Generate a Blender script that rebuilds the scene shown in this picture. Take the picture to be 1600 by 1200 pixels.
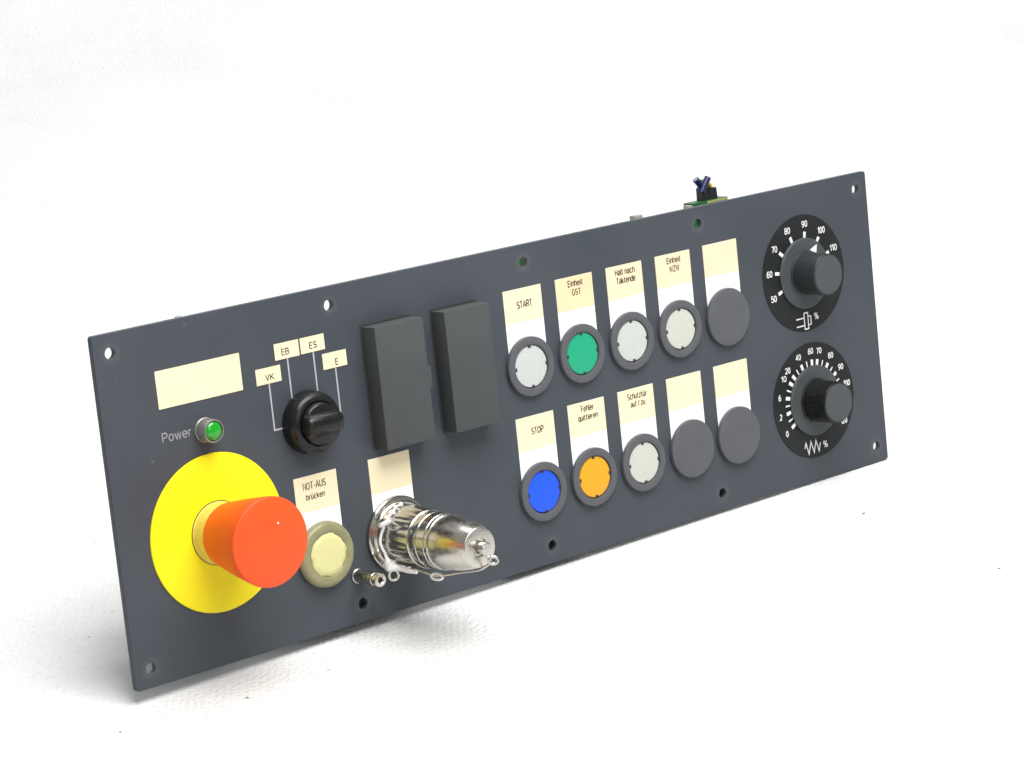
import bpy, bmesh, math, random
from mathutils import Vector, Matrix

random.seed(7)
for o in list(bpy.data.objects):
    bpy.data.objects.remove(o)
S = bpy.context.scene
COL = S.collection
MM = 0.001

# ------------------------------------------------------------------ pose
# panel frame seen from the camera (x right, y down, z forward), in mm
RP = Matrix(((0.750580, 0.102811, -0.652732),
             (-0.191698, 0.979219, -0.066198),
             (0.632361, 0.174815, 0.754691)))
TP = Vector((-201.41, -22.36, 1364.86))
FPX = 4461.19                       # focal length in pixels of a 1600 px wide frame
PW, PH, PT = 550.2, 177.0, 3.5      # face plate, mm
EX, EY, EZ = RP.col[0].copy(), RP.col[1].copy(), RP.col[2].copy()
phi = math.asin(0.0125 / math.hypot(EX.y, EX.z)) + math.atan2(-EX.y, EX.z)
UP = Vector((0, -math.cos(phi), -math.sin(phi)))
XW = (EX - UP * EX.dot(UP)).normalized()
YW = UP.cross(XW)
WC = Matrix((XW, YW, UP))           # camera-frame vector -> world vector
def pt_cam(x, y, z): return TP + EX * x + EY * (PH - y) - EZ * z   # panel mm, y up, z out
low = min(pt_cam(x, 0, z).dot(UP) for x in (0, PW) for z in (0, -PT))
ORG = pt_cam(PW / 2, 0, 0)
ORG = ORG - UP * (ORG.dot(UP) - low)
def to_world(pc): return (WC @ (pc - ORG)) * MM
rotp = Matrix((WC @ EX, WC @ (-EY), WC @ (-EZ))).transposed()       # columns
PANEL_M = Matrix.Translation(to_world(pt_cam(0, 0, 0))) @ rotp.to_4x4()
def height_at(x, y, z): return to_world(pt_cam(x, y, z)).z / MM

# ------------------------------------------------------------------ camera
cam = bpy.data.cameras.new('camera'); camo = bpy.data.objects.new('camera', cam)
COL.objects.link(camo)
cr = Matrix((WC @ Vector((1, 0, 0)), WC @ Vector((0, -1, 0)), WC @ Vector((0, 0, -1)))).transposed()
camo.matrix_world = Matrix.Translation(to_world(Vector((0, 0, 0)))) @ cr.to_4x4()
cam.sensor_width = 36.0
cam.lens = FPX / 1600 * 36.0
cam.clip_start = 0.02; cam.clip_end = 50
S.camera = camo

# ------------------------------------------------------------------ light
w = bpy.data.worlds.new('World'); S.world = w; w.use_nodes = True
bg = w.node_tree.nodes['Background']
bg.inputs['Color'].default_value = (0.93, 0.97, 1.0, 1)
bg.inputs['Strength'].default_value = 0.32
BY = WC @ Vector((0, 0, 1)); BY.z = 0; BY.normalize()       # horizontal direction away from the photographer
def area(name, loc, target, size, power, color):
    l = bpy.data.lights.new(name, 'AREA'); l.shape = 'RECTANGLE'
    l.size, l.size_y = size; l.energy = power; l.color = color
    o = bpy.data.objects.new(name, l); COL.objects.link(o)
    o.location = loc
    o.rotation_euler = (Vector(target) - Vector(loc)).to_track_quat('-Z', 'Y').to_euler()
area('ceiling_lamp', (-0.05, -0.60, 1.7), (0, 0.15, 0), (1.5, 1.1), 54, (1.0, 0.995, 0.985))
area('backdrop_fill', tuple(BY * 0.95 + Vector((0, 0, 2.0))), tuple(BY * 1.75 + Vector((0, 0, 0.2))), (2.2, 0.7), 25, (1.0, 1.0, 1.0))  # added fill that whitens the sheet behind the panel
area('front_fill', (-0.5, -2.2, 1.3), (0, 0, 0.05), (1.2, 1.0), 9, (0.97, 0.985, 1.0))  # added weak fill for the panel front, not a real window
S.view_settings.view_transform = 'Standard'
S.view_settings.look = 'None'
S.view_settings.exposure = 0.0
S.view_settings.gamma = 1.0
S.view_settings.use_curve_mapping = False
S.render.engine = 'CYCLES'

# ------------------------------------------------------------------ materials
def mat(name, base, rough=0.5, metal=0.0, spec=0.5, bump=0.0, bscale=400, var=0.0, vscale=60,
        trans=0.0, coat=0.0, sss=0.0):
    m = bpy.data.materials.new(name); m.use_nodes = True
    nt = m.node_tree; b = nt.nodes['Principled BSDF']
    b.inputs['Base Color'].default_value = (*base, 1)
    b.inputs['Roughness'].default_value = rough
    b.inputs['Metallic'].default_value = metal
    b.inputs['Specular IOR Level'].default_value = spec
    b.inputs['Transmission Weight'].default_value = trans
    b.inputs['Coat Weight'].default_value = coat
    if sss:
        b.inputs['Subsurface Weight'].default_value = sss
        b.inputs['Subsurface Radius'].default_value = (0.004, 0.004, 0.003)
        b.inputs['Subsurface Scale'].default_value = 1.0
    tc = nt.nodes.new('ShaderNodeTexCoord')
    if bump:
        n = nt.nodes.new('ShaderNodeTexNoise'); n.inputs['Scale'].default_value = bscale
        n.inputs['Detail'].default_value = 4
        nt.links.new(tc.outputs['Object'], n.inputs['Vector'])
        bp = nt.nodes.new('ShaderNodeBump'); bp.inputs['Strength'].default_value = bump
        bp.inputs['Distance'].default_value = 0.0004
        nt.links.new(n.outputs['Fac'], bp.inputs['Height'])
        nt.links.new(bp.outputs['Normal'], b.inputs['Normal'])
    if var:
        n = nt.nodes.new('ShaderNodeTexNoise'); n.inputs['Scale'].default_value = vscale
        n.inputs['Detail'].default_value = 5; n.inputs['Roughness'].default_value = 0.65
        nt.links.new(tc.outputs['Object'], n.inputs['Vector'])
        r = nt.nodes.new('ShaderNodeMapRange'); r.inputs['From Min'].default_value = 0.3
        r.inputs['From Max'].default_value = 0.7
        r.inputs['To Min'].default_value = 1 - var; r.inputs['To Max'].default_value = 1 + var
        nt.links.new(n.outputs['Fac'], r.inputs['Value'])
        hs = nt.nodes.new('ShaderNodeHueSaturation'); hs.inputs['Color'].default_value = (*base, 1)
        nt.links.new(r.outputs['Result'], hs.inputs['Value'])
        nt.links.new(hs.outputs['Color'], b.inputs['Base Color'])
        r2 = nt.nodes.new('ShaderNodeMapRange'); r2.inputs['From Min'].default_value = 0.3
        r2.inputs['From Max'].default_value = 0.7
        r2.inputs['To Min'].default_value = max(0.02, rough - 0.08); r2.inputs['To Max'].default_value = min(1, rough + 0.1)
        nt.links.new(n.outputs['Fac'], r2.inputs['Value'])
        nt.links.new(r2.outputs['Result'], b.inputs['Roughness'])
    return m

def panel_material():
    m = mat('panel_paint', (0.060, 0.067, 0.080), 0.50, spec=0.3, bump=0.10, bscale=1500)
    nt = m.node_tree; N = nt.nodes; L = nt.links; b = N['Principled BSDF']
    tc = [n for n in N if n.type == 'TEX_COORD'][0]
    def math_(op, a, bb=None, c=None):
        n = N.new('ShaderNodeMath'); n.operation = op
        for i, v in enumerate((a, bb, c)):
            if v is None: continue
            if isinstance(v, (int, float)): n.inputs[i].default_value = v
            else: L.new(v, n.inputs[i])
        return n.outputs[0]
    sep = N.new('ShaderNodeSeparateXYZ'); L.new(tc.outputs['Object'], sep.inputs[0])
    dx = math_('PINGPONG', math_('SUBTRACT', sep.outputs[0], 0.0096), 0.0664)
    dy = math_('MINIMUM', math_('ABSOLUTE', math_('SUBTRACT', sep.outputs[1], 0.00974)),
               math_('ABSOLUTE', math_('SUBTRACT', sep.outputs[1], 0.16726)))
    rr = math_('SQRT', math_('ADD', math_('MULTIPLY', dx, dx), math_('MULTIPLY', dy, dy)))
    nz = N.new('ShaderNodeTexNoise'); nz.inputs['Scale'].default_value = 260; nz.inputs['Detail'].default_value = 6
    L.new(tc.outputs['Object'], nz.inputs['Vector'])
    rr2 = math_('ADD', rr, math_('MULTIPLY', math_('SUBTRACT', nz.outputs['Fac'], 0.5), 0.004))
    ring = N.new('ShaderNodeMapRange'); ring.inputs['From Min'].default_value = 0.0066
    ring.inputs['From Max'].default_value = 0.0045; L.new(rr2, ring.inputs['Value'])
    ringf = math_('MULTIPLY', ring.outputs[0], math_('MULTIPLY', nz.outputs['Fac'], 0.26))
    # broad uneven cleaning marks
    nb = N.new('ShaderNodeTexNoise'); nb.inputs['Scale'].default_value = 9; nb.inputs['Detail'].default_value = 7
    nb.inputs['Roughness'].default_value = 0.62; nb.inputs['Distortion'].default_value = 0.4
    L.new(tc.outputs['Object'], nb.inputs['Vector'])
    cr_ = N.new('ShaderNodeValToRGB'); L.new(nb.outputs['Fac'], cr_.inputs[0])
    cr_.color_ramp.elements[0].position = 0.3; cr_.color_ramp.elements[0].color = (0.043, 0.0515, 0.062, 1)
    cr_.color_ramp.elements[1].position = 0.72; cr_.color_ramp.elements[1].color = (0.060, 0.0675, 0.079, 1)
    # tiny chips and specks
    vo = N.new('ShaderNodeTexVoronoi'); vo.inputs['Scale'].default_value = 70
    dv = N.new('ShaderNodeVectorMath'); dv.operation = 'MULTIPLY_ADD'; L.new(nz.outputs['Color'], dv.inputs[0]); dv.inputs[1].default_value = (0.006, 0.006, 0.006)
    L.new(tc.outputs['Object'], dv.inputs[2]); L.new(dv.outputs[0], vo.inputs['Vector'])
    sc = N.new('ShaderNodeSeparateColor'); L.new(vo.outputs['Color'], sc.inputs[0])
    size = math_('MULTIPLY', math_('MAXIMUM', math_('SUBTRACT', sc.outputs[0], 0.88), 0.0), 0.55)
    spk = math_('MULTIPLY', math_('LESS_THAN', vo.outputs['Distance'], size), 0.16)
    mx = N.new('ShaderNodeMix'); mx.data_type = 'RGBA'
    L.new(ringf, mx.inputs['Factor']); L.new(cr_.outputs[0], mx.inputs['A'])
    mx.inputs['B'].default_value = (0.155, 0.15, 0.135, 1)
    mx2 = N.new('ShaderNodeMix'); mx2.data_type = 'RGBA'
    L.new(spk, mx2.inputs['Factor']); L.new(mx.outputs['Result'], mx2.inputs['A'])
    mx2.inputs['B'].default_value = (0.33, 0.33, 0.31, 1)
    L.new(mx2.outputs['Result'], b.inputs['Base Color'])
    ro = N.new('ShaderNodeMapRange'); ro.inputs['To Min'].default_value = 0.42; ro.inputs['To Max'].default_value = 0.62
    L.new(nb.outputs['Fac'], ro.inputs['Value']); L.new(ro.outputs[0], b.inputs['Roughness'])
    return m

def ground_material():
    m = bpy.data.materials.new('white_sheet'); m.use_nodes = True
    nt = m.node_tree; N = nt.nodes; L = nt.links; b = N['Principled BSDF']
    b.inputs['Roughness'].default_value = 0.75; b.inputs['Specular IOR Level'].default_value = 0.2
    tc = N.new('ShaderNodeTexCoord')
    n1 = N.new('ShaderNodeTexNoise'); n1.inputs['Scale'].default_value = 7; n1.inputs['Detail'].default_value = 6
    L.new(tc.outputs['Object'], n1.inputs['Vector'])
    rp = N.new('ShaderNodeValToRGB'); L.new(n1.outputs['Fac'], rp.inputs[0])
    rp.color_ramp.elements[0].position = 0.25; rp.color_ramp.elements[0].color = (0.655, 0.655, 0.645, 1)
    rp.color_ramp.elements[1].position = 0.7; rp.color_ramp.elements[1].color = (0.725, 0.725, 0.722, 1)
    L.new(rp.outputs[0], b.inputs['Base Color'])
    mp = N.new('ShaderNodeMapping'); mp.inputs['Scale'].default_value = (1, 2.2, 1)
    mp.inputs['Rotation'].default_value = (0, 0, 0.35)
    L.new(tc.outputs['Object'], mp.inputs['Vector'])
    n2 = N.new('ShaderNodeTexNoise'); n2.inputs['Scale'].default_value = 330; n2.inputs['Detail'].default_value = 3
    L.new(mp.outputs[0], n2.inputs['Vector'])
    bp = N.new('ShaderNodeBump'); bp.inputs['Strength'].default_value = 0.9; bp.inputs['Distance'].default_value = 0.0012
    wv = N.new('ShaderNodeTexVoronoi'); wv.inputs['Scale'].default_value = 240; wv.inputs['Randomness'].default_value = 0.55
    L.new(mp.outputs[0], wv.inputs['Vector'])
    n3 = N.new('ShaderNodeTexNoise'); n3.inputs['Scale'].default_value = 14; n3.inputs['Detail'].default_value = 2
    L.new(tc.outputs['Object'], n3.inputs['Vector'])
    ad = N.new('ShaderNodeMath'); ad.operation = 'MULTIPLY_ADD'; L.new(wv.outputs['Distance'], ad.inputs[0]); ad.inputs[1].default_value = -0.7
    L.new(n2.outputs['Fac'], ad.inputs[2])
    ad2 = N.new('ShaderNodeMath'); ad2.operation = 'MULTIPLY_ADD'; L.new(n3.outputs['Fac'], ad2.inputs[0]); ad2.inputs[1].default_value = 0.6
    L.new(ad.outputs[0], ad2.inputs[2])
    L.new(ad2.outputs[0], bp.inputs['Height']); L.new(bp.outputs[0], b.inputs['Normal'])
    return m

def lens_material(name, col, rough=0.35):
    m = mat(name, col, rough, spec=0.5, bump=0.4, bscale=1600, var=0.07, vscale=1000, sss=0.0)
    return m

M = {}
M['panel'] = panel_material()
M['sheet'] = ground_material()
M['cover'] = mat('rubber_cover', (0.058, 0.062, 0.064), 0.72, spec=0.3, bump=0.15, bscale=900, var=0.10, vscale=45)
M['bezel'] = mat('bezel_plastic', (0.088, 0.089, 0.098), 0.5, spec=0.3, bump=0.06, bscale=1200, var=0.06, vscale=60)
M['black'] = mat('black_gloss', (0.009, 0.0095, 0.0095), 0.27, spec=0.32, var=0.06, vscale=90)
M['dialblack'] = mat('dial_print_black', (0.014, 0.015, 0.016), 0.50, spec=0.22, var=0.15, vscale=70)
M['skirt'] = mat('knob_skirt', (0.052, 0.060, 0.064), 0.5, spec=0.4, var=0.1, vscale=80)
M['knobface'] = mat('knob_face', (0.060, 0.066, 0.073), 0.6, spec=0.35, bump=0.05, bscale=900, var=0.08, vscale=80)
M['printwhite'] = mat('print_white', (0.78, 0.78, 0.75), 0.6)
M['printgrey'] = mat('print_grey', (0.40, 0.41, 0.41), 0.6, var=0.15, vscale=500)
M['printdull'] = mat('print_dull', (0.27, 0.28, 0.29), 0.6, var=0.2, vscale=700)
M['knobside'] = mat('knob_side', (0.024, 0.027, 0.029), 0.36, spec=0.4, var=0.1, vscale=90)
M['lampring'] = mat('lamp_ring', (0.30, 0.295, 0.27), 0.35, metal=0.6, var=0.1, vscale=200)
M['ink'] = mat('print_ink', (0.02, 0.017, 0.015), 0.7, spec=0.1)
M['labelwhite'] = mat('label_white', (0.86, 0.86, 0.87), 0.4, spec=0.4)
M['cream'] = mat('label_cream', (0.76, 0.63, 0.425), 0.42, spec=0.4, var=0.03, vscale=40)
M['creamlight'] = mat('label_cream_light', (0.79, 0.69, 0.46), 0.42, spec=0.4, var=0.03, vscale=40)
M['creamdark'] = mat('label_cream_dark', (0.77, 0.60, 0.37), 0.42, spec=0.4, var=0.04, vscale=40)
M['yellow'] = mat('signal_yellow', (0.84, 0.72, 0.008), 0.55, spec=0.25, var=0.03, vscale=30)
M['collar'] = mat('aged_yellow', (0.66, 0.52, 0.10), 0.5, spec=0.3, var=0.12, vscale=300)
M['red'] = mat('signal_red', (0.80, 0.080, 0.011), 0.42, spec=0.35, var=0.03, vscale=50)
M['white_lens'] = lens_material('lens_white', (0.49, 0.51, 0.485))
M['ivory_lens'] = lens_material('lens_ivory', (0.50, 0.51, 0.445))
M['aged_lens'] = lens_material('lens_aged', (0.60, 0.58, 0.27))
M['green_lens'] = lens_material('lens_green', (0.004, 0.33, 0.17))
M['blue_lens'] = lens_material('lens_blue', (0.0, 0.075, 0.90))
M['amber_lens'] = lens_material('lens_amber', (0.70, 0.33, 0.0))
M['olive'] = mat('olive_silicone', (0.235, 0.225, 0.115), 0.33, spec=0.5, var=0.12, vscale=140, sss=0.3)
M['notch'] = mat('notch_dark', (0.03, 0.028, 0.025), 0.6)
M['chrome'] = mat('nickel_plate', (0.53, 0.51, 0.46), 0.19, metal=1.0, bump=0.02, bscale=700, var=0.10, vscale=220)
M['satin'] = mat('satin_nickel', (0.60, 0.57, 0.52), 0.26, metal=1.0, bump=0.05, bscale=900, var=0.10, vscale=160)
M['bright'] = mat('bright_nickel', (0.85, 0.85, 0.82), 0.45, metal=0.35, var=0.05, vscale=200)
M['steel'] = mat('zinc_steel', (0.42, 0.42, 0.40), 0.42, metal=1.0, var=0.15, vscale=90)
M['led_green'] = mat('led_green', (0.004, 0.30, 0.008), 0.16, spec=0.6, coat=0.4)
M['pcb'] = mat('circuit_board_green', (0.022, 0.115, 0.035), 0.45, var=0.2, vscale=120)
M['pcb_edge'] = mat('board_edge_yellow', (0.36, 0.37, 0.10), 0.6)
M['term'] = mat('terminal_black', (0.012, 0.013, 0.016), 0.45, var=0.2, vscale=200)
M['wire_blue'] = mat('wire_blue', (0.010, 0.012, 0.075), 0.4)
M['copper'] = mat('wire_core', (0.62, 0.60, 0.66), 0.35, metal=1.0)
M['wire_yellow'] = mat('wire_yellow', (0.55, 0.42, 0.02), 0.45)
M['wire_green'] = mat('wire_green', (0.04, 0.25, 0.03), 0.45)
M['greyplastic'] = mat('grey_plastic', (0.33, 0.33, 0.29), 0.55, var=0.1, vscale=120)
M['dust'] = mat('dust_fleck', (0.17, 0.165, 0.155), 0.8, var=0.3, vscale=900)

# ------------------------------------------------------------------ mesh helpers (mm in, metres out)
def finish(bm, name, m, parent=None, loc=(0, 0, 0), smooth=35, rot=(0, 0, 0)):
    me = bpy.data.meshes.new(name)
    bmesh.ops.recalc_face_normals(bm, faces=bm.faces)
    bm.to_mesh(me); bm.free()
    return link(me, name, m, parent, loc, smooth, rot)
def link(me, name, m, parent=None, loc=(0, 0, 0), smooth=35, rot=(0, 0, 0)):
    if smooth:
        me.shade_smooth(); me.set_sharp_from_angle(angle=math.radians(smooth))
    me.materials.clear(); me.materials.append(M[m])
    return place(me, name, parent, loc, rot)
def place(me, name, parent=None, loc=(0, 0, 0), rot=(0, 0, 0)):
    o = bpy.data.objects.new(name, me); COL.objects.link(o)
    o.location = [c * MM for c in loc]; o.rotation_euler = rot
    if parent: o.parent = parent
    return o
def lathe_bm(prof, seg=64, bm=None, closed_top=True, mod=None, c=(0, 0)):
    bm = bm or bmesh.new(); rings = []
    for r, z in prof:
        ring = []
        for i in range(seg):
            a = 2 * math.pi * i / seg
            rr = r if mod is None else mod(r, z, a)
            ring.append(bm.verts.new(((c[0] + rr * math.cos(a)) * MM, (c[1] + rr * math.sin(a)) * MM, z * MM)))
        rings.append(ring)
    for a, b in zip(rings, rings[1:]):
        for i in range(seg):
            j = (i + 1) % seg
            bm.faces.new((a[i], a[j], b[j], b[i]))
    if closed_top: bm.faces.new(rings[-1])
    bm.faces.new(rings[0][::-1])
    return bm
def ring_bm(prof, seg=64):                       # closed profile loop: a torus-like ring
    bm = bmesh.new(); rings = []
    for r, z in prof:
        rings.append([bm.verts.new((r * math.cos(2 * math.pi * i / seg) * MM, r * math.sin(2 * math.pi * i / seg) * MM, z * MM)) for i in range(seg)])
    for k in range(len(rings)):
        a, b = rings[k], rings[(k + 1) % len(rings)]
        for i in range(seg):
            j = (i + 1) % seg
            bm.faces.new((a[i], a[j], b[j], b[i]))
    return bm
def box_bm(x0, x1, y0, y1, z0, z1, bevel=0, bm=None, seg=2):
    t = bmesh.new()
    bmesh.ops.create_cube(t, size=1)
    for v in t.verts:
        v.co = Vector(((x0 + x1) / 2 + v.co.x * (x1 - x0), (y0 + y1) / 2 + v.co.y * (y1 - y0), (z0 + z1) / 2 + v.co.z * (z1 - z0))) * MM
    if bevel:
        bmesh.ops.bevel(t, geom=t.edges[:], offset=bevel * MM, segments=seg, affect='EDGES', profile=0.6)
    if bm is None: return t
    me = bpy.data.meshes.new('tmp'); t.to_mesh(me); t.free(); bm.from_mesh(me); bpy.data.meshes.remove(me)
    return bm
def tube_bm(pts, r, seg=10, bm=None, caps=True):
    bm = bm or bmesh.new(); P = [Vector(p) for p in pts]; rings = []
    up = Vector((0.13, 0.31, 0.94))
    for i, p in enumerate(P):
        d = (P[min(i + 1, len(P) - 1)] - P[max(i - 1, 0)]).normalized()
        u = (up - d * up.dot(d)).normalized(); v = d.cross(u); up = u
        rad = r[i] if isinstance(r, (list, tuple)) else r
        rings.append([bm.verts.new((p + (u * math.cos(2 * math.pi * k / seg) + v * math.sin(2 * math.pi * k / seg)) * rad) * MM) for k in range(seg)])
    for a, b in zip(rings, rings[1:]):
        for k in range(seg):
            bm.faces.new((a[k], a[(k + 1) % seg], b[(k + 1) % seg], b[k]))
    if caps:
        bm.faces.new(rings[0][::-1]); bm.faces.new(rings[-1])
    return bm
def strokes_bm(lines, width, z0, z1, lift=0.0):   # flat printed strokes
    bm = bmesh.new()
    for li, pts in enumerate(lines):
        if li: z1 += lift * (1 if li % 2 else -1)
        P = [Vector((p[0], p[1])) for p in pts]
        L_, R_ = [], []
        for i, p in enumerate(P):
            ds = []
            if i: ds.append((P[i] - P[i - 1]).normalized())
            if i < len(P) - 1: ds.append((P[i + 1] - P[i]).normalized())
            n = Vector((0, 0))
            for d in ds: n += Vector((-d.y, d.x))
            n.normalize(); k = 1 / max(0.35, n.dot(Vector((-ds[0].y, ds[0].x))))
            L_.append(p + n * width / 2 * k); R_.append(p - n * width / 2 * k)
        for i in range(len(P) - 1):
            q = [L_[i], R_[i], R_[i + 1], L_[i + 1]]
            a = [bm.verts.new((v.x * MM, v.y * MM, z0 * MM)) for v in q]
            b = [bm.verts.new((v.x * MM, v.y * MM, z1 * MM)) for v in q]
            bm.faces.new(a[::-1]); bm.faces.new(b)
            for k in range(4):
                if (k == 1 and i < len(P) - 2) or (k == 3 and i > 0): continue
                bm.faces.new((a[k], a[(k + 1) % 4], b[(k + 1) % 4], b[k]))
    return bm
def spline_mesh(loops, depth, bevel=0.0):
    cu = bpy.data.curves.new('outline', 'CURVE'); cu.dimensions = '2D'; cu.fill_mode = 'BOTH'
    cu.extrude = depth / 2 * MM; cu.bevel_depth = bevel * MM; cu.bevel_resolution = 1; cu.offset = -bevel * MM
    for pts in loops:
        s = cu.splines.new('POLY'); s.points.add(len(pts) - 1); s.use_cyclic_u = True
        for p, q in zip(s.points, pts): p.co = (q[0] * MM, q[1] * MM, 0, 1)
    o = bpy.data.objects.new('tmp', cu); COL.objects.link(o)
    me = bpy.data.meshes.new_from_object(o.evaluated_get(bpy.context.evaluated_depsgraph_get()))
    bpy.data.objects.remove(o); bpy.data.curves.remove(cu)
    return me
# narrow grotesque lettering drawn as strokes: glyph -> (width, polylines), cap height 1
def ar(cx, cy, rx, ry, a0=0, a1=360, n=18):
    return [(cx + rx * math.cos(math.radians(a0 + (a1 - a0) * k / n)), cy + ry * math.sin(math.radians(a0 + (a1 - a0) * k / n))) for k in range(n + 1)]
BOWL = ar(.22, .365, .22, .365)
GL = {
 'A': (.58, [[(0, 0), (.29, 1), (.58, 0)], [(.1, .32), (.48, .32)]]),
 'B': (.50, [[(0, 0), (0, 1), (.27, 1)] + ar(.27, .76, .2, .24, 90, -90, 10) + [(0, .52)], [(.27, .52)] + ar(.28, .26, .22, .26, 90, -90, 10) + [(0, 0)]]),
 'E': (.44, [[(.44, 1), (0, 1), (0, 0), (.44, 0)], [(0, .52), (.40, .52)]]),
 'F': (.42, [[(.42, 1), (0, 1), (0, 0)], [(0, .51), (.37, .51)]]),
 'G': (.56, [ar(.28, .5, .28, .5, 45, 320) + [(.54, .2), (.54, .46), (.3, .46)]]),
 'H': (.50, [[(0, 0), (0, 1)], [(.5, 0), (.5, 1)], [(0, .52), (.5, .52)]]),
 'K': (.52, [[(0, 0), (0, 1)], [(.5, 1), (0, .38)], [(.17, .58), (.52, 0)]]),
 'N': (.50, [[(0, 0), (0, 1), (.5, 0), (.5, 1)]]),
 'O': (.56, [ar(.28, .5, .28, .5)]),
 'P': (.49, [[(0, 0), (0, 1), (.27, 1)] + ar(.27, .73, .22, .27, 90, -90, 10) + [(0, .46)]]),
 'R': (.52, [[(0, 0), (0, 1), (.27, 1)] + ar(.27, .74, .22, .26, 90, -90, 10) + [(0, .48)], [(.26, .48), (.52, 0)]]),
 'S': (.48, [ar(.24, .75, .23, .25, 25, 270, 14) + ar(.24, .25, .24, .25, 90, -155, 14)]),
 'T': (.48, [[(0, 1), (.48, 1)], [(.24, 1), (.24, 0)]]),
 'U': (.50, [[(0, 1), (0, .28)] + ar(.25, .28, .25, .28, 180, 360, 12) + [(.5, 1)]]),
 'V': (.54, [[(0, 1), (.27, 0), (.54, 1)]]),
 'W': (.78, [[(0, 1), (.2, 0), (.39, .95), (.58, 0), (.78, 1)]]),
 'Z': (.48, [[(0, 1), (.48, 1), (0, 0), (.48, 0)]]),
 'a': (.42, [[(.4, 0), (.4, .5)] + ar(.21, .52, .19, .21, 0, 155, 9), [(.4, .43), (.2, .41)] + ar(.19, .205, .19, .205, 90, 275, 10) + [(.4, .16)]]),
 'b': (.44, [[(0, 0), (0, 1)], BOWL]),
 'c': (.40, [ar(.22, .365, .22, .365, 48, 312)]),
 'd': (.44, [[(.44, 0), (.44, 1)], BOWL]),
 'e': (.44, [[(.02, .37), (.44, .37)] + ar(.22, .365, .22, .365, 4, 315)]),
 'f': (.26, [[(.1, 0), (.1, .8)] + ar(.26, .8, .16, .2, 180, 90, 6), [(0, .7), (.26, .7)]]),
 'h': (.40, [[(0, 0), (0, 1)], ar(.2, .52, .2, .21, 180, 0, 10) + [(.4, 0)]]),
 'i': (.02, [[(.01, 0), (.01, .73)], [(.01, .87), (.01, 1)]]),
 'k': (.40, [[(0, 0), (0, 1)], [(.37, .73), (0, .26)], [(.12, .42), (.4, 0)]]),
 'l': (.02, [[(.01, 0), (.01, 1)]]),
 'n': (.40, [[(0, 0), (0, .73)], ar(.2, .52, .2, .21, 180, 0, 10) + [(.4, 0)]]),
 'o': (.44, [BOWL]),
 'q': (.44, [[(.44, .73), (.44, -.27)], BOWL]),
 'r': (.24, [[(0, 0), (0, .73)], ar(.22, .5, .22, .22, 180, 85, 7)]),
 't': (.26, [[(.1, .95), (.1, .15)] + ar(.24, .15, .14, .15, 180, 270, 6), [(0, .71), (.26, .71)]]),
 'u': (.40, [[(0, .73), (0, .22)] + ar(.2, .22, .2, .22, 180, 360, 10), [(.4, .73), (.4, 0)]]),
 'w': (.62, [[(0, .73), (.16, 0), (.31, .7), (.46, 0), (.62, .73)]]),
 'z': (.38, [[(0, .72), (.38, .72), (0, 0.01), (.38, 0.01)]]),
 '/': (.24, [[(0, -.02), (.24, 1.02)]]), '-': (.24, [[(0, .38), (.24, .38)]]), ' ': (.12, []),
 '0': (.46, [ar(.23, .5, .23, .5)]), '1': (.24, [[(0, .76), (.2, 1), (.2, 0)]]),
 '2': (.46, [ar(.23, .74, .22, .26, 165, -35, 12) + [(0, 0), (.46, 0)]]),
 '4': (.50, [[(.36, 0), (.36, 1), (0, .28), (.5, .28)]]),
 '5': (.46, [[(.43, 1), (.08, 1), (.04, .54)] + ar(.22, .32, .24, .32, 135, -150, 14)]),
 '6': (.46, [ar(.23, .31, .23, .31), ar(.33, .35, .33, .65, 72, 180, 9)]),
 '7': (.44, [[(0, 1), (.44, 1), (.15, 0)]]),
 '8': (.46, [ar(.23, .75, .2, .25), ar(.23, .25, .23, .26)]),
 '9': (.46, [ar(.23, .69, .23, .31), ar(.13, .65, .33, .65, -108, 0, 9)]),
 '%': (.74, [ar(.15, .77, .15, .22), ar(.59, .23, .15, .22), [(.16, 0), (.58, 1)]]),
}
GL['ü'] = (.40, GL['u'][1] + [[(.1, .87), (.1, 1)], [(.3, .87), (.3, 1)]])
def text_bm(lines, z, wt=None, gap=0.19):
    """lines: (string, x0, x1, baseline, cap height) in mm; flat print lying at height z"""
    out = []
    for s_, x0, x1, yb, cap in lines:
        weight = wt or cap * 0.138; pen = 0; polys = []
        for ch_ in s_:
            w_, pl = GL[ch_]
            polys += [[(pen + px, py) for px, py in l] for l in pl]
            pen += w_ + gap
        pen -= gap; h = weight / 2
        kx = (x1 - x0 - weight) / max(pen, 0.05)
        if len(s_) == 1: kx = min(kx, cap)
        ox = (x0 + x1) / 2 - pen * kx / 2
        out += [[(ox + px * kx, yb + h + py * (cap - weight)) for px, py in l] for l in polys]
    return strokes_bm(out, weight, z - 0.02, z, 0.0035)
def circle_pts(cx, cy, r, n=40): return [(cx + r * math.cos(2 * math.pi * i / n), cy + r * math.sin(2 * math.pi * i / n)) for i in range(n)]
def dn(y): return PH - y                          # measured from the top edge

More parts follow.
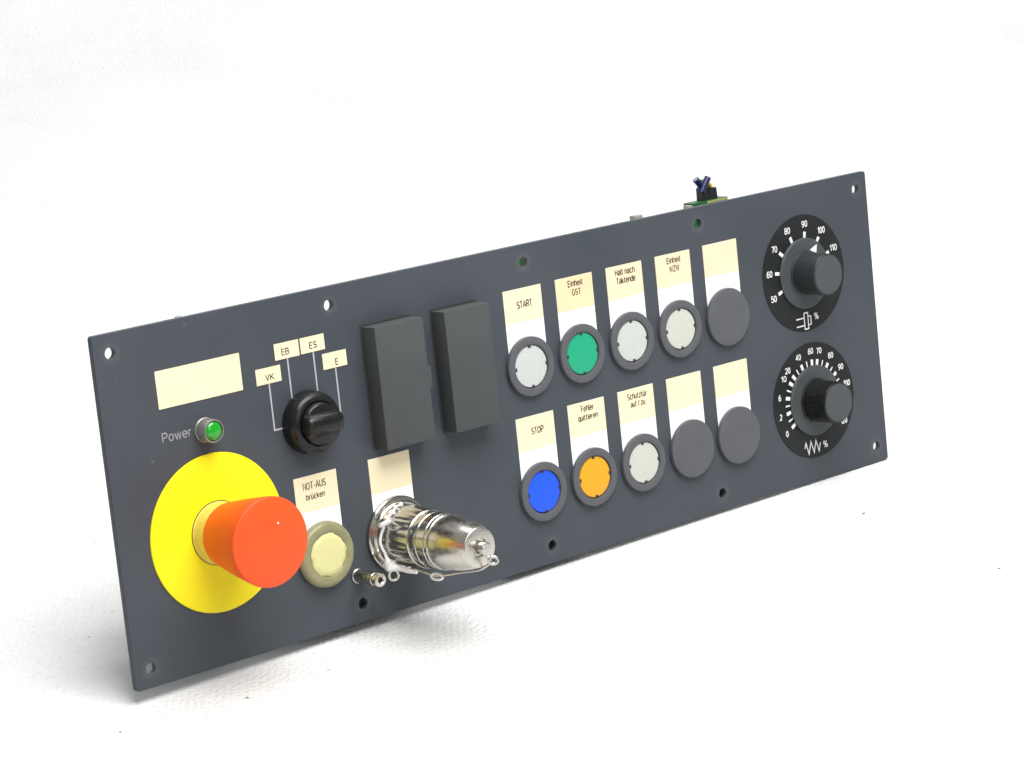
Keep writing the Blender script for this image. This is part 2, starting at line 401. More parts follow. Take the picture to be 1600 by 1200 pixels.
# ------------------------------------------------------------------ ground / backdrop sweep
bm = bmesh.new()
prof = [(-3.0, 0.0), (-1.2, 0.0), (0.0, 0.0), (1.1, 0.0)]
for k in range(1, 13):
    a = math.radians(90 * k / 12); prof.append((1.1 + 0.9 * math.sin(a), 0.9 * (1 - math.cos(a))))
prof.append((2.0, 3.2))
ux = (WC @ Vector((1, 0, 0))); ux.z = 0; ux.normalize()      # sheet squared up to the photographer
uy = Vector((-ux.y, ux.x, 0))
cols = []
for q in (-3.5, -1.5, 0, 1.5, 3.5):
    cols.append([bm.verts.new(ux * q + uy * y + Vector((0, 0, z))) for y, z in prof])
for a, b in zip(cols, cols[1:]):
    for i in range(len(prof) - 1): bm.faces.new((a[i], b[i], b[i + 1], a[i + 1]))
ground = finish(bm, 'ground', 'sheet', smooth=60)
ground['kind'] = 'structure'

# ------------------------------------------------------------------ control panel
panel = bpy.data.objects.new('control_panel', None); COL.objects.link(panel)
panel.empty_display_size = 0.05; panel.matrix_world = PANEL_M
panel['label'] = 'dark grey machine control panel with yellow and red emergency stop, coloured buttons and dials'
panel['category'] = 'control panel'

# face plate with its ten screw holes
def rrect(x0, x1, y0, y1, r, n=5):
    out = []
    for cx, cy, a0 in ((x1 - r, y1 - r, 0), (x0 + r, y1 - r, 90), (x0 + r, y0 + r, 180), (x1 - r, y0 + r, 270)):
        out += [(cx + r * math.cos(math.radians(a0 + 90 * k / n)), cy + r * math.sin(math.radians(a0 + 90 * k / n))) for k in range(n + 1)]
    return out
HX = [9.6 + 132.8 * k for k in range(5)]
loops = [rrect(0, PW, 0, PH, 1.6)]
for x in HX:
    for y in (9.74, 167.26): loops.append(circle_pts(x, y, 2.9, 28))
me = spline_mesh(loops, PT - 0.5, 0.25)
for v in me.vertices: v.co.z -= PT / 2 * MM
plate = link(me, 'face_plate', 'panel', panel, smooth=30)

# ---- labels -----------------------------------------------------------------
def slab(name, m, parent, x0, x1, y0, y1, z0, z1, smooth=0):
    cx, cy = (x0 + x1) / 2, (y0 + y1) / 2
    return finish(box_bm(x0 - cx, x1 - cx, y0 - cy, y1 - cy, z0, z1), name, m, parent, (cx, cy, 0), smooth), cx, cy
def label(x, ytop, lines, cream='cream', w=27.3, hc=18.5, hw=20.5):
    x0, x1 = x - w / 2, x + w / 2
    lab, cx, cy = slab('label_strip', 'labelwhite', panel, x0, x1, dn(ytop + hc + hw), dn(ytop), 0.02, 0.22)
    ins = finish(box_bm(-w / 2 + 0.05, w / 2 - 0.05, -hc / 2, hc / 2 - 0.05, 0.23, 0.34), 'label_insert', cream, lab, (0, dn(ytop + hc / 2) - cy, 0), 0)
    if lines:
        finish(text_bm([(s, a - cx, b - cx, dn(yb) - cy, cap) for s, a, b, yb, cap in lines], 0.38), 'lettering', 'ink', lab, (0, 0, 0), 0)
    return lab
GX = [271.4 + 37.85 * k for k in range(5)]
GY = (66.1, 135.8)
XOFF = 0.15
labels = [
    (0, 23.1, [('START', 267.1, 278.2, 34.0, 4.1)], 'creamlight'),
    (1, 23.0, [('Einheit', 304.9, 316.1, 28.8, 3.8), ('GST', 307.4, 314.0, 33.8, 3.7)], 'creamdark'),
    (2, 22.9, [('Halt nach', 340.4, 355.5, 28.6, 3.8), ('Taktende', 340.9, 355.6, 33.4, 3.8)], 'cream'),
    (3, 22.8, [('Einheit', 380.5, 391.5, 28.5, 3.6), ('WZW', 381.9, 390.0, 33.4, 3.6)], 'cream'),
    (4, 22.6, [], 'cream')]
for k, y, lines, c in labels: label(271.7 + 37.85 * k, y, lines, c)
labels2 = [
    (0, 93.2, [('STOP', 268.1, 277.1, 103.6, 3.9)], 'creamlight'),
    (1, 93.1, [('Fehler', 305.3, 315.1, 98.8, 3.8), ('quittieren', 302.5, 317.6, 103.6, 3.6)], 'creamlight'),
    (2, 93.0, [('Schutztür', 340.5, 355.7, 99.1, 3.7), ('auf / zu', 342.5, 353.8, 103.6, 3.5)], 'creamlight'),
    (3, 93.0, [], 'creamlight'), (4, 93.0, [], 'creamlight')]
for k, y, lines, c in labels2: label(271.5 + 37.85 * k, y, lines, c)
label(121.0, 93.5, [('NOT-AUS', 112.6, 127.5, 100.7, 4.0), ('brücken', 113.9, 126.1, 106.0, 3.3)], 'creamlight')
label(169.3, 93.6, [], 'creamlight')
# plain name field and selector position fields
slab('name_field', 'creamlight', panel, 33.0, 83.6, dn(42.2), dn(23.3), 0.02, 0.3)
for s, x0, x1, y0, y1, tx0, tx1, tb in (('VK', 92.2, 107.6, 33.9, 42.1, 97.8, 103.3, 40.7), ('EB', 105.2, 120.5, 23.2, 31.5, 109.4, 114.2, 29.7),
                                   ('ES', 121.5, 136.8, 23.2, 31.3, 127.0, 131.9, 29.6), ('E', 134.4, 149.7, 33.7, 41.9, 142.1, 144.3, 40.8)):
    o, cx, cy = slab('position_field', 'creamlight', panel, x0, x1, dn(y1), dn(y0), 0.02, 0.3)
    finish(text_bm([(s, tx0 - cx, tx1 - cx, dn(tb) - cy, 3.5)], 0.34), 'lettering', 'ink', o, (0, 0, 0), 0)
for pts in ([(99.8, 42.3), (99.8, 66.2), (106.5, 66.2)], [(112.8, 31.7), (112.8, 53.5)], [(129.2, 31.5), (129.2, 53.5)], [(142.1, 42.1), (142.1, 66.2), (136, 66.2)]):
    finish(strokes_bm([[(x, dn(y)) for x, y in pts]], 0.85, 0.02, 0.12), 'position_line', 'printgrey', panel, (0, 0, 0), 0)
finish(text_bm([('Power', 32.7, 50.2, dn(58.9), 5.0)], 0.05, 0.62), 'lettering', 'printdull', panel, (0, 0, 0), 0)

# ---- push buttons -----------------------------------------------------------
bez_me = bpy.data.meshes.new('pushbutton')
b_ = ring_bm([(12.1, 0.35), (16.25, 0.35), (16.35, 0.8), (16.35, 2.2), (16.15, 2.6), (15.8, 2.75), (12.4, 2.8), (12.1, 2.65), (12.0, 2.4), (11.95, 0.9)], 72)
bmesh.ops.recalc_face_normals(b_, faces=b_.faces); b_.to_mesh(bez_me); b_.free()
def lens_bm():
    return lathe_bm([(11.5, 0.4), (11.5, 1.75), (11.25, 2.05), (9.5, 2.15), (6, 2.25), (2, 2.3), (0.3, 2.31)], 56)
notch_me = bpy.data.meshes.new('lens_notch')
b_ = box_bm(-1.0, 1.0, -0.55, 0.5, 1.8, 2.3, 0.12); b_.to_mesh(notch_me); b_.free()
notch_me.materials.append(M['notch'])
def pushbutton(k, row, lens, lab):
    me = bez_me.copy()
    o = link(me, 'pushbutton', 'bezel', panel, (GX[k], dn(GY[row]), 0), 40)
    o['label'] = lab
    ln = finish(lens_bm(), 'lens', lens, o, (0, 0, 0), 40)
    for j in range(4):
        a = j * math.pi / 2
        place(notch_me, 'lens_notch', o, (10.75 * math.cos(a), 10.75 * math.sin(a), 0), (0, 0, a + math.pi / 2))
    return o
def blank(k, row):
    o = finish(lathe_bm([(16.1, 0.35), (16.6, 0.7), (16.7, 2.4), (16.5, 2.85), (16.1, 3.0), (10, 3.05), (1, 3.06)], 72), 'blanking_plug', 'bezel', panel, (GX[k] + 0.6, dn(GY[row]), 0), 40)
pushbutton(0, 0, 'white_lens', 'round white button under the START label')
pushbutton(1, 0, 'green_lens', 'round green button')
pushbutton(2, 0, 'white_lens', 'round white button under the Halt nach Taktende label')
pushbutton(3, 0, 'ivory_lens', 'round white button with yellowed edge')
blank(4, 0)
pushbutton(0, 1, 'blue_lens', 'round blue button')
pushbutton(1, 1, 'amber_lens', 'round amber button')
pushbutton(2, 1, 'ivory_lens', 'round ivory button under the Schutztür label')
blank(3, 1); blank(4, 1)

# NOT-AUS lamp under a soft translucent olive cap
o = finish(ring_bm([(11.0, 0.35), (17.0, 0.35), (17.3, 1.2), (17.1, 2.8), (16.2, 4.2), (14.6, 4.9), (11.9, 4.6), (11.2, 4.1), (10.9, 1.0)], 72), 'pushbutton', 'olive', panel, (121.2, dn(135.6), 0), 50)
o['label'] = 'round pale yellow lamp button in olive silicone cap'
def ragged(r, z, a): return r * (1 + (0.028 * math.sin(5 * a + 1) + 0.02 * math.sin(11 * a) + 0.012 * math.sin(23 * a)) * (1 if r > 8 else 0))
finish(lathe_bm([(11.4, 0.4), (11.3, 4.0), (10.9, 4.45), (8, 4.6), (3, 4.7), (0.4, 4.7)], 72, mod=ragged), 'lens', 'aged_lens', o, (0, 0, 0), 50)

# ---- power lamp ---------------------------------------------------------------
o = finish(ring_bm([(4.9, 0.02), (6.3, 0.02), (6.3, 1.2), (6.0, 1.5), (5.9, 7.9), (5.6, 8.6), (5.2, 8.6), (4.9, 7.8), (4.8, 1.0)], 48), 'indicator_lamp', 'lampring', panel, (57.9, dn(57.3), 0), 40)
finish(lathe_bm([(4.8, 0.3), (4.8, 7.6), (4.4, 8.3), (3.3, 8.9), (2.0, 9.2), (0.8, 9.3), (0.15, 9.32)], 40), 'lens', 'led_green', o, (0, 0, 0), 60)

# ---- emergency stop -------------------------------------------------------------
o = finish(lathe_bm([(40.2, 0.02), (40.3, 0.3), (40.1, 0.85), (39.6, 1.0), (17, 1.0)], 128), 'emergency_stop', 'yellow', panel, (58.2, dn(109.7), 0), 30)
o['label'] = 'emergency stop with red mushroom head on round yellow plate'
finish(lathe_bm([(15.9, 1.02), (15.9, 1.5), (15.5, 1.8), (15.4, 9.6), (14.5, 10.4)], 72), 'collar', 'collar', o, (0, 0, 0), 30)
finish(ring_bm([(15.95, 1.01), (16.35, 1.01), (16.35, 1.06), (15.95, 1.06)], 72), 'collar_gap', 'notch', o, (0, 0, 0), 0)
finish(lathe_bm([(0.55, 46.2), (0.5, 46.72), (0.1, 46.78)], 12), 'highlight_dot', 'labelwhite', o, (4.4, 8.8, 0), 40)  # white dot painting a small highlight onto the red head
head = [(15.2, 10.0), (16.0, 10.2), (16.4, 11.0), (18.3, 20.0), (20.4, 31.0), (22.3, 42.4), (22.45, 43.9), (22.4, 44.5), (22.1, 44.95), (21.6, 45.15), (17, 45.8), (11, 46.5), (5, 46.8), (0.4, 46.9)]
finish(lathe_bm(head, 96), 'mushroom_head', 'red', o, (0, 0, 0), 50)

# ---- selector switch --------------------------------------------------------------
o = finish(lathe_bm([(16.2, 0.02), (16.4, 0.6), (16.3, 4.2), (15.7, 7.0), (14.6, 8.6), (13.0, 9.4), (11.7, 9.5), (11.4, 9.0), (11.3, 7.5), (1, 7.5)], 80), 'selector_switch', 'black', panel, (120.9, dn(66.2), 0), 40)
kb = lathe_bm([(10.9, 7.6), (10.9, 11.2), (10.4, 12.3), (9.4, 12.8), (1, 13.0)], 64)
knob = finish(kb, 'knob', 'black', o, (0, 0, 0), 40)
hb = bmesh.new()
sec = [(-6.4, 11.2), (-5.8, 13.0), (-5.0, 14.8), (-3.8, 16.1), (-2.2, 16.8), (0, 17.0), (2.2, 16.8), (3.8, 16.1), (5.0, 14.8), (5.8, 13.0), (6.4, 11.2)]
xs = [(-10.9, 0.55), (-10.5, 0.78), (-9.6, 0.93), (-8.0, 1.0), (8.0, 1.0), (9.8, 0.94), (10.9, 0.8), (11.4, 0.55)]
rows = [[hb.verts.new((x * MM, y * f * MM, (12 + (z - 12) * (1 - (1 - f) * 0.7)) * MM)) for y, z in sec] for x, f in xs]
for a, b in zip(rows, rows[1:]):
    for i in range(len(sec) - 1): hb.faces.new((a[i], a[i + 1], b[i + 1], b[i]))
    hb.faces.new((a[-1], a[0], b[0], b[-1]))
hb.faces.new(rows[0]); hb.faces.new(rows[-1][::-1])
finish(hb, 'handle', 'black', o, (0, 0, 0), 40)

# ---- two square rubber covers -------------------------------------------------------
def cover(x0, x1, y0, y1, tab):
    cx, cy = (x0 + x1) / 2, dn((y0 + y1) / 2); hw_, hh = (x1 - x0) / 2, (y1 - y0) / 2
    bm = box_bm(-hw_, hw_, -hh, hh, 0.3, 11.0, 0.55)
    o = finish(bm, 'switch_cover', 'cover', panel, (cx, cy, 0), 40)
    box = box_bm(-hw_ - 1.0, hw_ + 1.0, -hh - 0.9, hh + 0.9, 0.02, 0.29)
    finish(box, 'gasket', 'notch', o, (0, 0, 0), 0)
    if tab: finish(box_bm(hw_ - 1, hw_ + 2.2, -5.5, 6.0, 2.0, 10.4, 0.4), 'latch', 'cover', o, (0, 0, 0), 40)
cover(161.4, 193.6, 24.4, 89.0, True)
cover(208.0, 239.2, 24.6, 89.4, False)

# ---- rotary dials ---------------------------------------------------------------------
def polar(r, deg): a = math.radians(deg); return (r * math.sin(a), r * math.cos(a))
def dial(cx, cy, numbers, ticks, tri, lab, knobmat, csize):
    o = finish(lathe_bm([(34.5, 0.02), (34.6, 0.15), (34.5, 0.35), (18, 0.36)], 128), 'rotary_dial', 'dialblack', panel, (cx, dn(cy), 0), 30)
    o['label'] = lab
    for ang, wd in ticks:
        p0, p1 = polar(20.2, ang), polar(24.4, ang)
        finish(strokes_bm([[p0, p1]], wd, 0.37, 0.42), 'tick_mark', 'printwhite', o, (0, 0, 0), 0)
    for s, r, ang in numbers:
        x, y = polar(r, ang); wdt = {1: 2.5, 2: 5.2, 3: 6.6}[len(s)] * csize
        finish(text_bm([(s, x - wdt / 2, x + wdt / 2, y - 2.15 * csize, 4.3 * csize)], 0.40, 0.56), 'numeral', 'printwhite', o, (0, 0, 0), 0)
    sk = finish(lathe_bm([(20.6, 0.45), (21.0, 0.9), (20.9, 1.7), (20.3, 2.1), (13.4, 2.3), (12.5, 2.3)], 96), 'knob_skirt', 'skirt', o, (0, 0, 0), 30)
    def flute(r, z, a): return r * (1 - (0.012 if 3.2 < z < 18.2 else 0.0) * (0.5 + 0.5 * math.cos(36 * a)))
    kn = finish(lathe_bm([(13.3, 2.32), (13.3, 3.0), (12.9, 3.3), (12.2, 18.2), (12.1, 18.6), (12.1, 19.6), (11.8, 20.0), (11.4, 20.1)], 144, mod=flute), 'knob', knobmat, o, (0, 0, 0), 40)
    finish(lathe_bm([(11.2, 19.6), (11.2, 20.14), (10.9, 20.22), (0.3, 20.25)], 64), 'knob_cap', 'knobface', o, (0, 0, 0), 40)
    bm = bmesh.new()
    tp = [polar(18.95, tri + 0.1), polar(13.95, tri - 16.2), polar(14.4, tri + 8.9)]
    a = [bm.verts.new((x * MM, y * MM, 2.12 * MM)) for x, y in tp]; b = [bm.verts.new((x * MM, y * MM, 2.42 * MM)) for x, y in tp]
    bm.faces.new(a[::-1]); bm.faces.new(b)
    for i in range(3): bm.faces.new((a[i], a[(i + 1) % 3], b[(i + 1) % 3], b[i]))
    finish(bm, 'pointer', 'printwhite', o, (0, 0, 0), 0)
    return o
nums = [(s, 29.0, -112.2 + 30 * i) for i, s in enumerate(('50', '60', '70', '80', '90', '100', '110'))]
d1 = dial(490.2, 52.0, nums, [(-111.5 + 29.9 * i, 2.0) for i in range(7)], 35.0, 'rotary dial with white triangle pointer, scale 50 to 110 percent', 'knobside', 0.92)
# spindle symbol and per cent sign
sym = [[(-9.8, -26.4), (-3.2, -26.4)], [(-9.8, -30.9), (-3.2, -30.9)], [(-3.0, -23.6), (0.2, -23.6), (0.2, -33.2), (-3.0, -33.2), (-3.0, -23.6)],
       [(0.3, -26.0), (2.6, -26.0), (2.6, -31.0), (0.3, -31.0)]]
finish(strokes_bm(sym, 0.75, 0.37, 0.42), 'symbol', 'printwhite', d1, (0, 0, 0), 0)
finish(text_bm([('%', 5.2, 9.6, -29.0, 4.2)], 0.40), 'lettering', 'printwhite', d1, (0, 0, 0), 0)
thick = {0: '0', 2: '2', 4: '6', 6: '10', 7: '20', 9: '40', 11: '60', 12: '70', 14: '80', 16: '90', 18: '100', 20: '110', 22: '120'}
A0, DA = -121.8, 11.25
adj = {11: -1.2, 12: 1.6}
d2 = dial(489.7, 128.4, [(s, 29.5, A0 + DA * k + adj.get(k, 0)) for k, s in thick.items()], [(A0 + DA * k, 2.1 if k in thick else 0.85) for k in range(23)], 104.0,
          'rotary dial with glossy black knob, scale 0 to 120 percent', 'black', 0.86)
zig = [[(-11.4, -27.4), (-10.2, -24.4), (-8.2, -31.2), (-5.9, -24.2), (-3.7, -31.0), (-1.6, -24.2), (0.5, -31.0), (2.2, -26.2)]]
finish(strokes_bm(zig, 0.75, 0.37, 0.42), 'symbol', 'printwhite', d2, (0, 0, 0), 0)
finish(text_bm([('%', 4.2, 8.6, -30.2, 4.4)], 0.40), 'lettering', 'printwhite', d2, (0, 0, 0), 0)

# ---- nickel plated connector with capped plug and chain --------------------------------
CXY = (169.3, dn(135.9))
con = finish(lathe_bm([(19.9, 0.35), (20.2, 0.8), (20.2, 2.4), (19.7, 3.0), (18.4, 3.3), (17.9, 4.6), (17.2, 5.2), (14, 5.3)], 96), 'plug_connector', 'chrome', panel, (*CXY, 0), 35)
con['label'] = 'nickel plated plug connector with chained cap'
def flute2(r, z, a):
    if 6.6 < z < 25.5: return r * (1 - 0.020 * (0.5 + 0.5 * math.cos(22 * a)) ** 2)
    return r
finish(lathe_bm([(14.5, 5.0), (15.0, 5.4), (16.0, 6.3), (16.2, 6.8), (15.9, 16), (15.6, 25.2), (15.4, 25.8), (15.3, 27.4), (14.8, 27.9)], 220, mod=flute2), 'coupling_ring', 'chrome', con, (0, 0, 0), 30)
finish(lathe_bm([(14.5, 27.5), (14.75, 28.2), (14.95, 28.6), (14.9, 33.2), (14.6, 33.5), (14.55, 33.8), (14.85, 34.1), (14.75, 39.6), (14.45, 39.9), (14.4, 40.2), (14.65, 40.5), (14.6, 42.2), (14.1, 42.6), (12, 42.7)], 96), 'grooved_sleeve', 'chrome', con, (0, 0, 0), 30)
finish(lathe_bm([(13.6, 42.4), (14.0, 42.9), (14.15, 44.0), (13.8, 50), (13.1, 56), (12.0, 61.5), (10.9, 65.4), (10.5, 66.7), (10.3, 67.2), (9.9, 67.5), (9.5, 67.55), (5.0, 67.6), (4.6, 66.4), (0.4, 66.3)], 96), 'end_cap', 'satin', con, (0, 0, 0), 24)
finish(lathe_bm([(3.4, 66.0), (3.4, 72.7), (3.2, 73.2), (2.7, 73.45), (0.2, 73.5)], 32), 'end_pin', 'satin', con, (0, 0, 0), 18)
# ball chain: hangs from the flange, round the barrel and along to the pin
def catmull(P, n=40):
    P = [Vector(p) for p in P]; P = [2 * P[0] - P[1]] + P + [2 * P[-1] - P[-2]]; out = []
    for i in range(1, len(P) - 2):
        for k in range(n):
            t = k / n
            out.append(0.5 * ((2 * P[i]) + (P[i + 1] - P[i - 1]) * t + (2 * P[i - 1] - 5 * P[i] + 4 * P[i + 1] - P[i + 2]) * t * t + (3 * P[i] - P[i - 1] - 3 * P[i + 1] + P[i + 2]) * t ** 3))
    return out
def chain_bm(path, r, step, bm=None):
    bm = bm or bmesh.new(); pts = catmull(path); acc = 0; last = pts[0]
    def bead(p):
        bmesh.ops.create_uvsphere(bm, u_segments=10, v_segments=7, radius=r * MM, matrix=Matrix.Translation(p * MM))
    bead(last)
    for p in pts[1:]:
        acc += (p - last).length; last = p
        if acc >= step: bead(p); acc = 0
    tube_bm(pts[::6] + [pts[-1]], r * 0.38, 6, bm)
    return bm
def cyl(r, deg, z): a = math.radians(deg); return (r * math.cos(a), r * math.sin(a), z)
ch = [cyl(17.0, 96, 8.6), cyl(17.4, 108, 9.0), cyl(17.0, 121, 9.8), cyl(17.6, 134, 10.2), cyl(18.0, 146, 10.4)]
finish(chain_bm(ch, 1.25, 4.2), 'chain', 'bright', con, (0, 0, 0), 60)
cc = Vector(cyl(18.4, 147, 10.6))
loop = [cc + Vector((2.9 * math.cos(t) - 0.3, 1.2 * math.sin(t), 2.2 * math.sin(t) + 0.8)) for t in [2 * math.pi * k / 16 for k in range(17)]]
finish(tube_bm(loop, 0.95, 8), 'chain_link', 'bright', con, (0, 0, 0), 60)
ch1 = [cyl(17.6, 152, 10.2), cyl(17.8, 165, 9.4), cyl(18.2, 178, 9.0), cyl(17.6, 190, 9.0), cyl(17.2, 203, 9.6)]
finish(tube_bm([Vector(p) for p in catmull(ch1, 8)], 0.85, 8), 'chain', 'bright', con, (0, 0, 0), 60)
clip = [cyl(16.8, 196, 8.6), cyl(18.0, 208, 10.0), cyl(19.4, 219, 11.6), cyl(19.2, 226, 15.5), cyl(18.9, 231, 22.0), cyl(18.6, 234, 28.5)]
cp = catmull(clip, 8)
finish(tube_bm(cp, [0.9 + (3.0 * math.exp(-((i - 16) / 5.0) ** 2)) + 0.5 * math.exp(-((i - 30) / 8.0) ** 2) for i in range(len(cp))], 12), 'chain_clip', 'bright', con, (0, 0, 0), 60)
lp = [Vector(cyl(22.4, 234, 10.6)) + Vector((2.3 * math.cos(t), 2.7 * math.sin(t), 1.0 * math.cos(t))) for t in [2 * math.pi * k / 18 for k in range(19)]]
finish(tube_bm(lp, 0.85, 8), 'chain_link', 'satin', con, (0, 0, 0), 60)
wr = [cyl(17.4, 234, 25), cyl(17.6, 242, 32), cyl(18.2, 249, 36), cyl(17.2, 254, 42), cyl(15.0, 263, 51), cyl(13.3, 268, 60), cyl(11.8, 272, 66), cyl(9.0, 282, 71), cyl(7.0, 290, 73)]
finish(tube_bm(catmull(wr, 8), 0.55, 8), 'chain', 'satin', con, (0, 0, 0), 60)
lp = [Vector(cyl(18.4, 250, 38)) + Vector((0.9 * math.cos(t), 1.6 * math.sin(t), 3.6 * math.cos(t))) for t in [2 * math.pi * k / 18 for k in range(19)]]
finish(tube_bm(lp, 0.75, 8), 'chain_link', 'bright', con, (0, 0, 0), 60)
lp = [Vector((2.6, -6.6, 74.0)) + Vector((1.9 * math.cos(t), 1.9 * math.sin(t), 1.2 * math.cos(t))) for t in [2 * math.pi * k / 18 for k in range(19)]]
finish(tube_bm(lp, 0.85, 8), 'end_ring', 'satin', con, (0, 0, 0), 60)
finish(tube_bm(catmull([(-0.2, -2.4, 71.0), (0.2, -3.8, 71.8), (1.2, -5.2, 73.0)], 6), 0.95, 8), 'ring_eye', 'satin', con, (0, 0, 0), 60)

# small socketed pin beside the connector
pin = finish(lathe_bm([(3.9, 0.02), (4.0, 0.6), (3.9, 1.0), (3.5, 1.3), (3.5, 15.2), (3.2, 15.6), (3.2, 16.2), (3.6, 16.6), (3.6, 19.4), (3.3, 19.9), (2.0, 20.0), (1.6, 19.6), (1.4, 18.0), (0.2, 17.9)], 40), 'socket_pin', 'satin', panel, (140.6, dn(151.9), 0), 35)
finish(lathe_bm([(1.3, 17.95), (1.3, 18.3), (0.2, 18.4)], 20), 'socket_hole', 'notch', pin, (0, 0, 0), 40)

# ---- behind the plate -----------------------------------------------------------------------
def depth_to_ground(x, y):
    z = -PT
    while height_at(x, y, z) > 0.03 and z > -160: z -= 0.02
    return z
# main board, its green terminal header with black terminal block and cut wires
brd = finish(box_bm(292, 480, dn(118), dn(11.5), -42.0, -40.4), 'circuit_board', 'pcb', panel, (0, 0, 0), 0)
for x, y in ((300, 22), (472, 22), (300, 110), (472, 110)):
    finish(lathe_bm([(2.6, -40.38), (2.6, -PT - 0.02)], 6), 'spacer', 'steel', brd, (x, dn(y), 0), 0)
hd = finish(box_bm(446.0, 474.5, dn(11.4), dn(4.6), -50, -41.5, 0.2), 'terminal_header', 'pcb', panel, (0, 0, 0), 0)
finish(box_bm(457, 474.0, dn(6.1), dn(5.0), -41.45, -41.1), 'edge_marking', 'pcb_edge', hd, (0, 0, 0), 0)
def fin_block(x0, x1, z0, z1, top):
    bm = bmesh.new(); pts = [(x0, 4.55), (x1, 4.55), (x1 - 0.6, top + 0.8), (x1 - 2.0, top + 1.5), (x0 + 1.4, top), (x0 + 0.2, top + 0.5)]
    a = [bm.verts.new((x * MM, dn(y) * MM, z0 * MM)) for x, y in pts]; b = [bm.verts.new((x * MM, dn(y) * MM, z1 * MM)) for x, y in pts]
    bm.faces.new(a[::-1]); bm.faces.new(b)
    for i in range(len(pts)): bm.faces.new((a[i], a[(i + 1) % 6], b[(i + 1) % 6], b[i]))
    return bm
tb = finish(fin_block(454.2, 460.0, -47, -42.2, -3.4), 'terminal_block', 'term', panel, (0, 0, 0), 0)
tb2 = finish(fin_block(460.5, 467.4, -47, -42.6, -3.0), 'terminal_block', 'term', panel, (0, 0, 0), 0)
for pth in ([(457.0, dn(-0.5), -44.0), (455.2, dn(-5.0), -44.2), (452.4, dn(-8.6), -44.4)], [(455.0, dn(-0.5), -43.4), (457.6, dn(-4.2), -43.2), (461.2, dn(-8.6), -43.0)]):
    P = [Vector(p) for p in catmull(pth, 6)] + [Vector(pth[-1])]
    wo = finish(tube_bm(P, 2.0, 12), 'wire', 'wire_blue', panel, (0, 0, 0), 50)
    d = (P[-1] - P[-2]).normalized()
    finish(tube_bm([P[-1] - d * 0.3, P[-1] + d * 0.18], 1.3, 10), 'wire_core', 'copper', wo, (0, 0, 0), 50)
for off, m in ((0, 'wire_yellow'), (1.1, 'wire_green')):
    P = [Vector(p) for p in catmull([(458.5, dn(-5.4 - off), -45.2 - off), (461.8, dn(-5.2 - off), -45.4 - off), (464.8, dn(-3.2 - off), -45.6 - off), (465.5, dn(2.0), -45.8 - off)], 6)]
    finish(tube_bm(P, 1.25, 10), 'wire', m, panel, (0, 0, 0), 50)
rb = finish(box_bm(397.2, 403.2, dn(11.4), dn(4.4), -45, -40.3, 0.3), 'ribbon_connector', 'greyplastic', panel, (0, 0, 0), 0)
finish(box_bm(403.3, 407.6, dn(11.4), dn(6.4), -45, -40.3, 0.3), 'latch', 'greyplastic', rb, (0, 0, 0), 0)
finish(box_bm(442.6, 445.8, dn(11.4), dn(5.6), -47, -42.1, 0.2), 'header_end', 'greyplastic', hd, (0, 0, 0), 0)
# contact blocks behind each operator
def contact(cx, cy, w_, h_, d, m='term'):
    finish(box_bm(-w_ / 2, w_ / 2, -h_ / 2, h_ / 2, -d, -PT - 0.02, 0.6), 'contact_block', m, panel, (cx, dn(cy), 0), 40)
contact(58.2, 109.7, 30, 40, 56); contact(120.9, 66.2, 28, 40, 50); contact(121, 135.6, 24, 30, 46); contact(169.3, 135.9, 32, 32, 40, 'steel')
contact(177.5, 56, 26, 50, 38); contact(223.6, 56, 26, 50, 38); contact(57.9, 57.3, 9, 9, 22)
for k in range(5):
    for r in range(2): contact(GX[k], GY[r], 22, 28 if r else 24, 38.5)
contact(490, 52, 24, 24, 36); contact(490, 128.4, 24, 24, 36)
sc_ = finish(lathe_bm([(1.7, 0), (1.9, 0.6), (1.9, 2.6), (1.3, 3.2)], 12), 'terminal_screw', 'greyplastic', panel, (80.6, dn(9.4), -45), 40, (-math.pi / 2, 0, 0))
finish(box_bm(74, 86, dn(48), dn(9.6), -52, -42, 0.4), 'lamp_holder', 'greyplastic', panel, (0, 0, 0), 40)
finish(box_bm(77, 83, dn(46), dn(40), -41.9, -PT - 0.02, 0.2), 'lamp_holder_arm', 'greyplastic', panel, (0, 0, 0), 40)
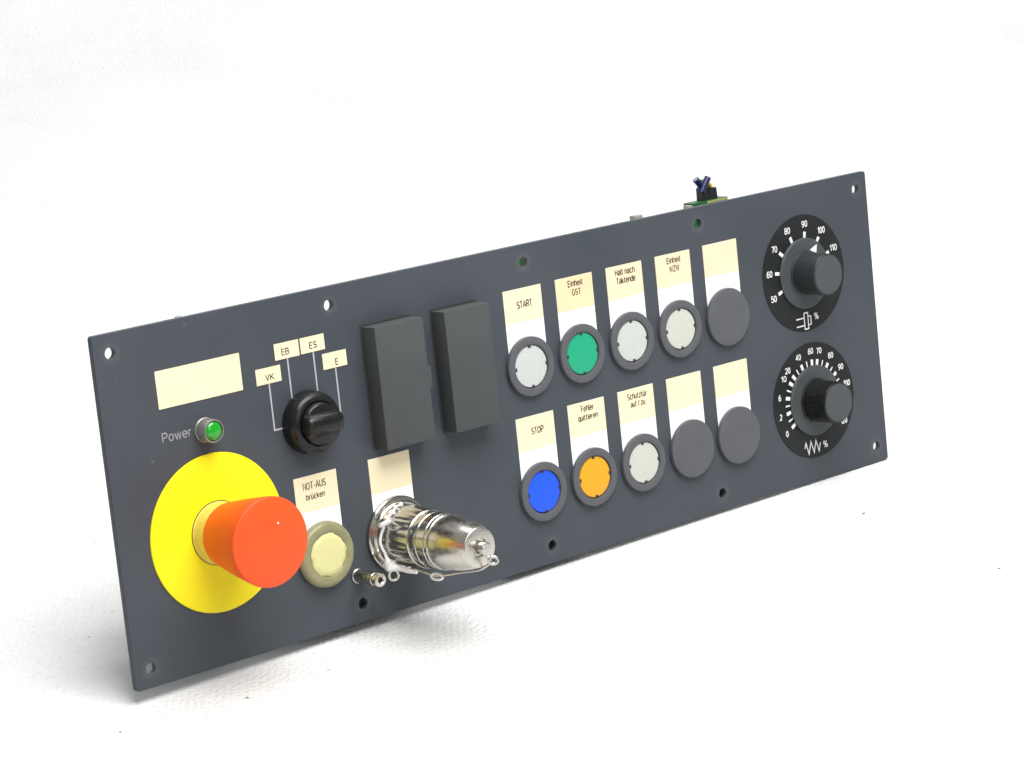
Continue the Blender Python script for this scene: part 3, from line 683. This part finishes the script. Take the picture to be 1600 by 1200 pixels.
finish(box_bm(128, 440, 3.6, 16.5, -6.4, -PT - 0.02, 0.3), 'rear_rail', 'term', panel, (0, 0, 0), 0)
# steel feet on which the leaning panel rests
for x0, x1 in ((118, 176), (246, 300)):
    y0 = 3.0
    zf = max(depth_to_ground(x0, y0), depth_to_ground(x1, y0))
    finish(box_bm(x0, x1, y0, y0 + 18, zf, -6.5), 'rear_bracket', 'steel', panel, (0, 0, 0), 0)

# ------------------------------------------------------------------ flecks lying on the sheet (metres, size in mm)
FLECKS = [(-0.2287, -0.0273, 1.3), (0.1928, -0.0538, 1.7), (0.1843, -0.1612, 1.4), (0.1156, -0.0776, 1.0), (-0.2984, -0.0194, 1.0), (-0.1777, -0.0264, 0.8), (0.0154, -0.0252, 0.7), (-0.0263, -0.012, 0.7), (-0.1671, 0.2014, 0.7), (-0.2162, 0.1106, 0.8), (-0.245, 0.0888, 0.8), (-0.288, -0.016, 0.6)]
for x, y, sz in FLECKS:
    bm = bmesh.new(); bmesh.ops.create_icosphere(bm, subdivisions=1, radius=sz * MM * 0.6)
    for v in bm.verts:
        v.co.x *= 1.5 * random.uniform(0.6, 1.3); v.co.y *= random.uniform(0.4, 1.0); v.co.z *= 0.4 * random.uniform(0.5, 1.2)
    zmin = min(v.co.z for v in bm.verts)
    for v in bm.verts: v.co.z -= zmin
    o = finish(bm, 'dust_fleck', 'dust', None, (x / MM, y / MM, 0.05), 0, (0, 0, random.uniform(0, 3.14)))
    o['label'] = 'tiny dark fleck of dirt lying on the white sheet'; o['category'] = 'dirt fleck'; o['group'] = 'flecks of dirt on the white sheet'
pts = [Vector((FLECKS[2][0] / MM + a, FLECKS[2][1] / MM + b, c)) for a, b, c in ((0.5, 0.5, 0.4), (3, 4, 1.0), (5.5, 10, 1.4), (9, 14, 0.5))]
o = finish(tube_bm([p * 1.0 for p in catmull(pts, 6)], 0.14, 5), 'lint_thread', 'greyplastic', None, (0, 0, 0), 50)
o['label'] = 'thin pale curled thread of lint lying on the white sheet'; o['category'] = 'lint'
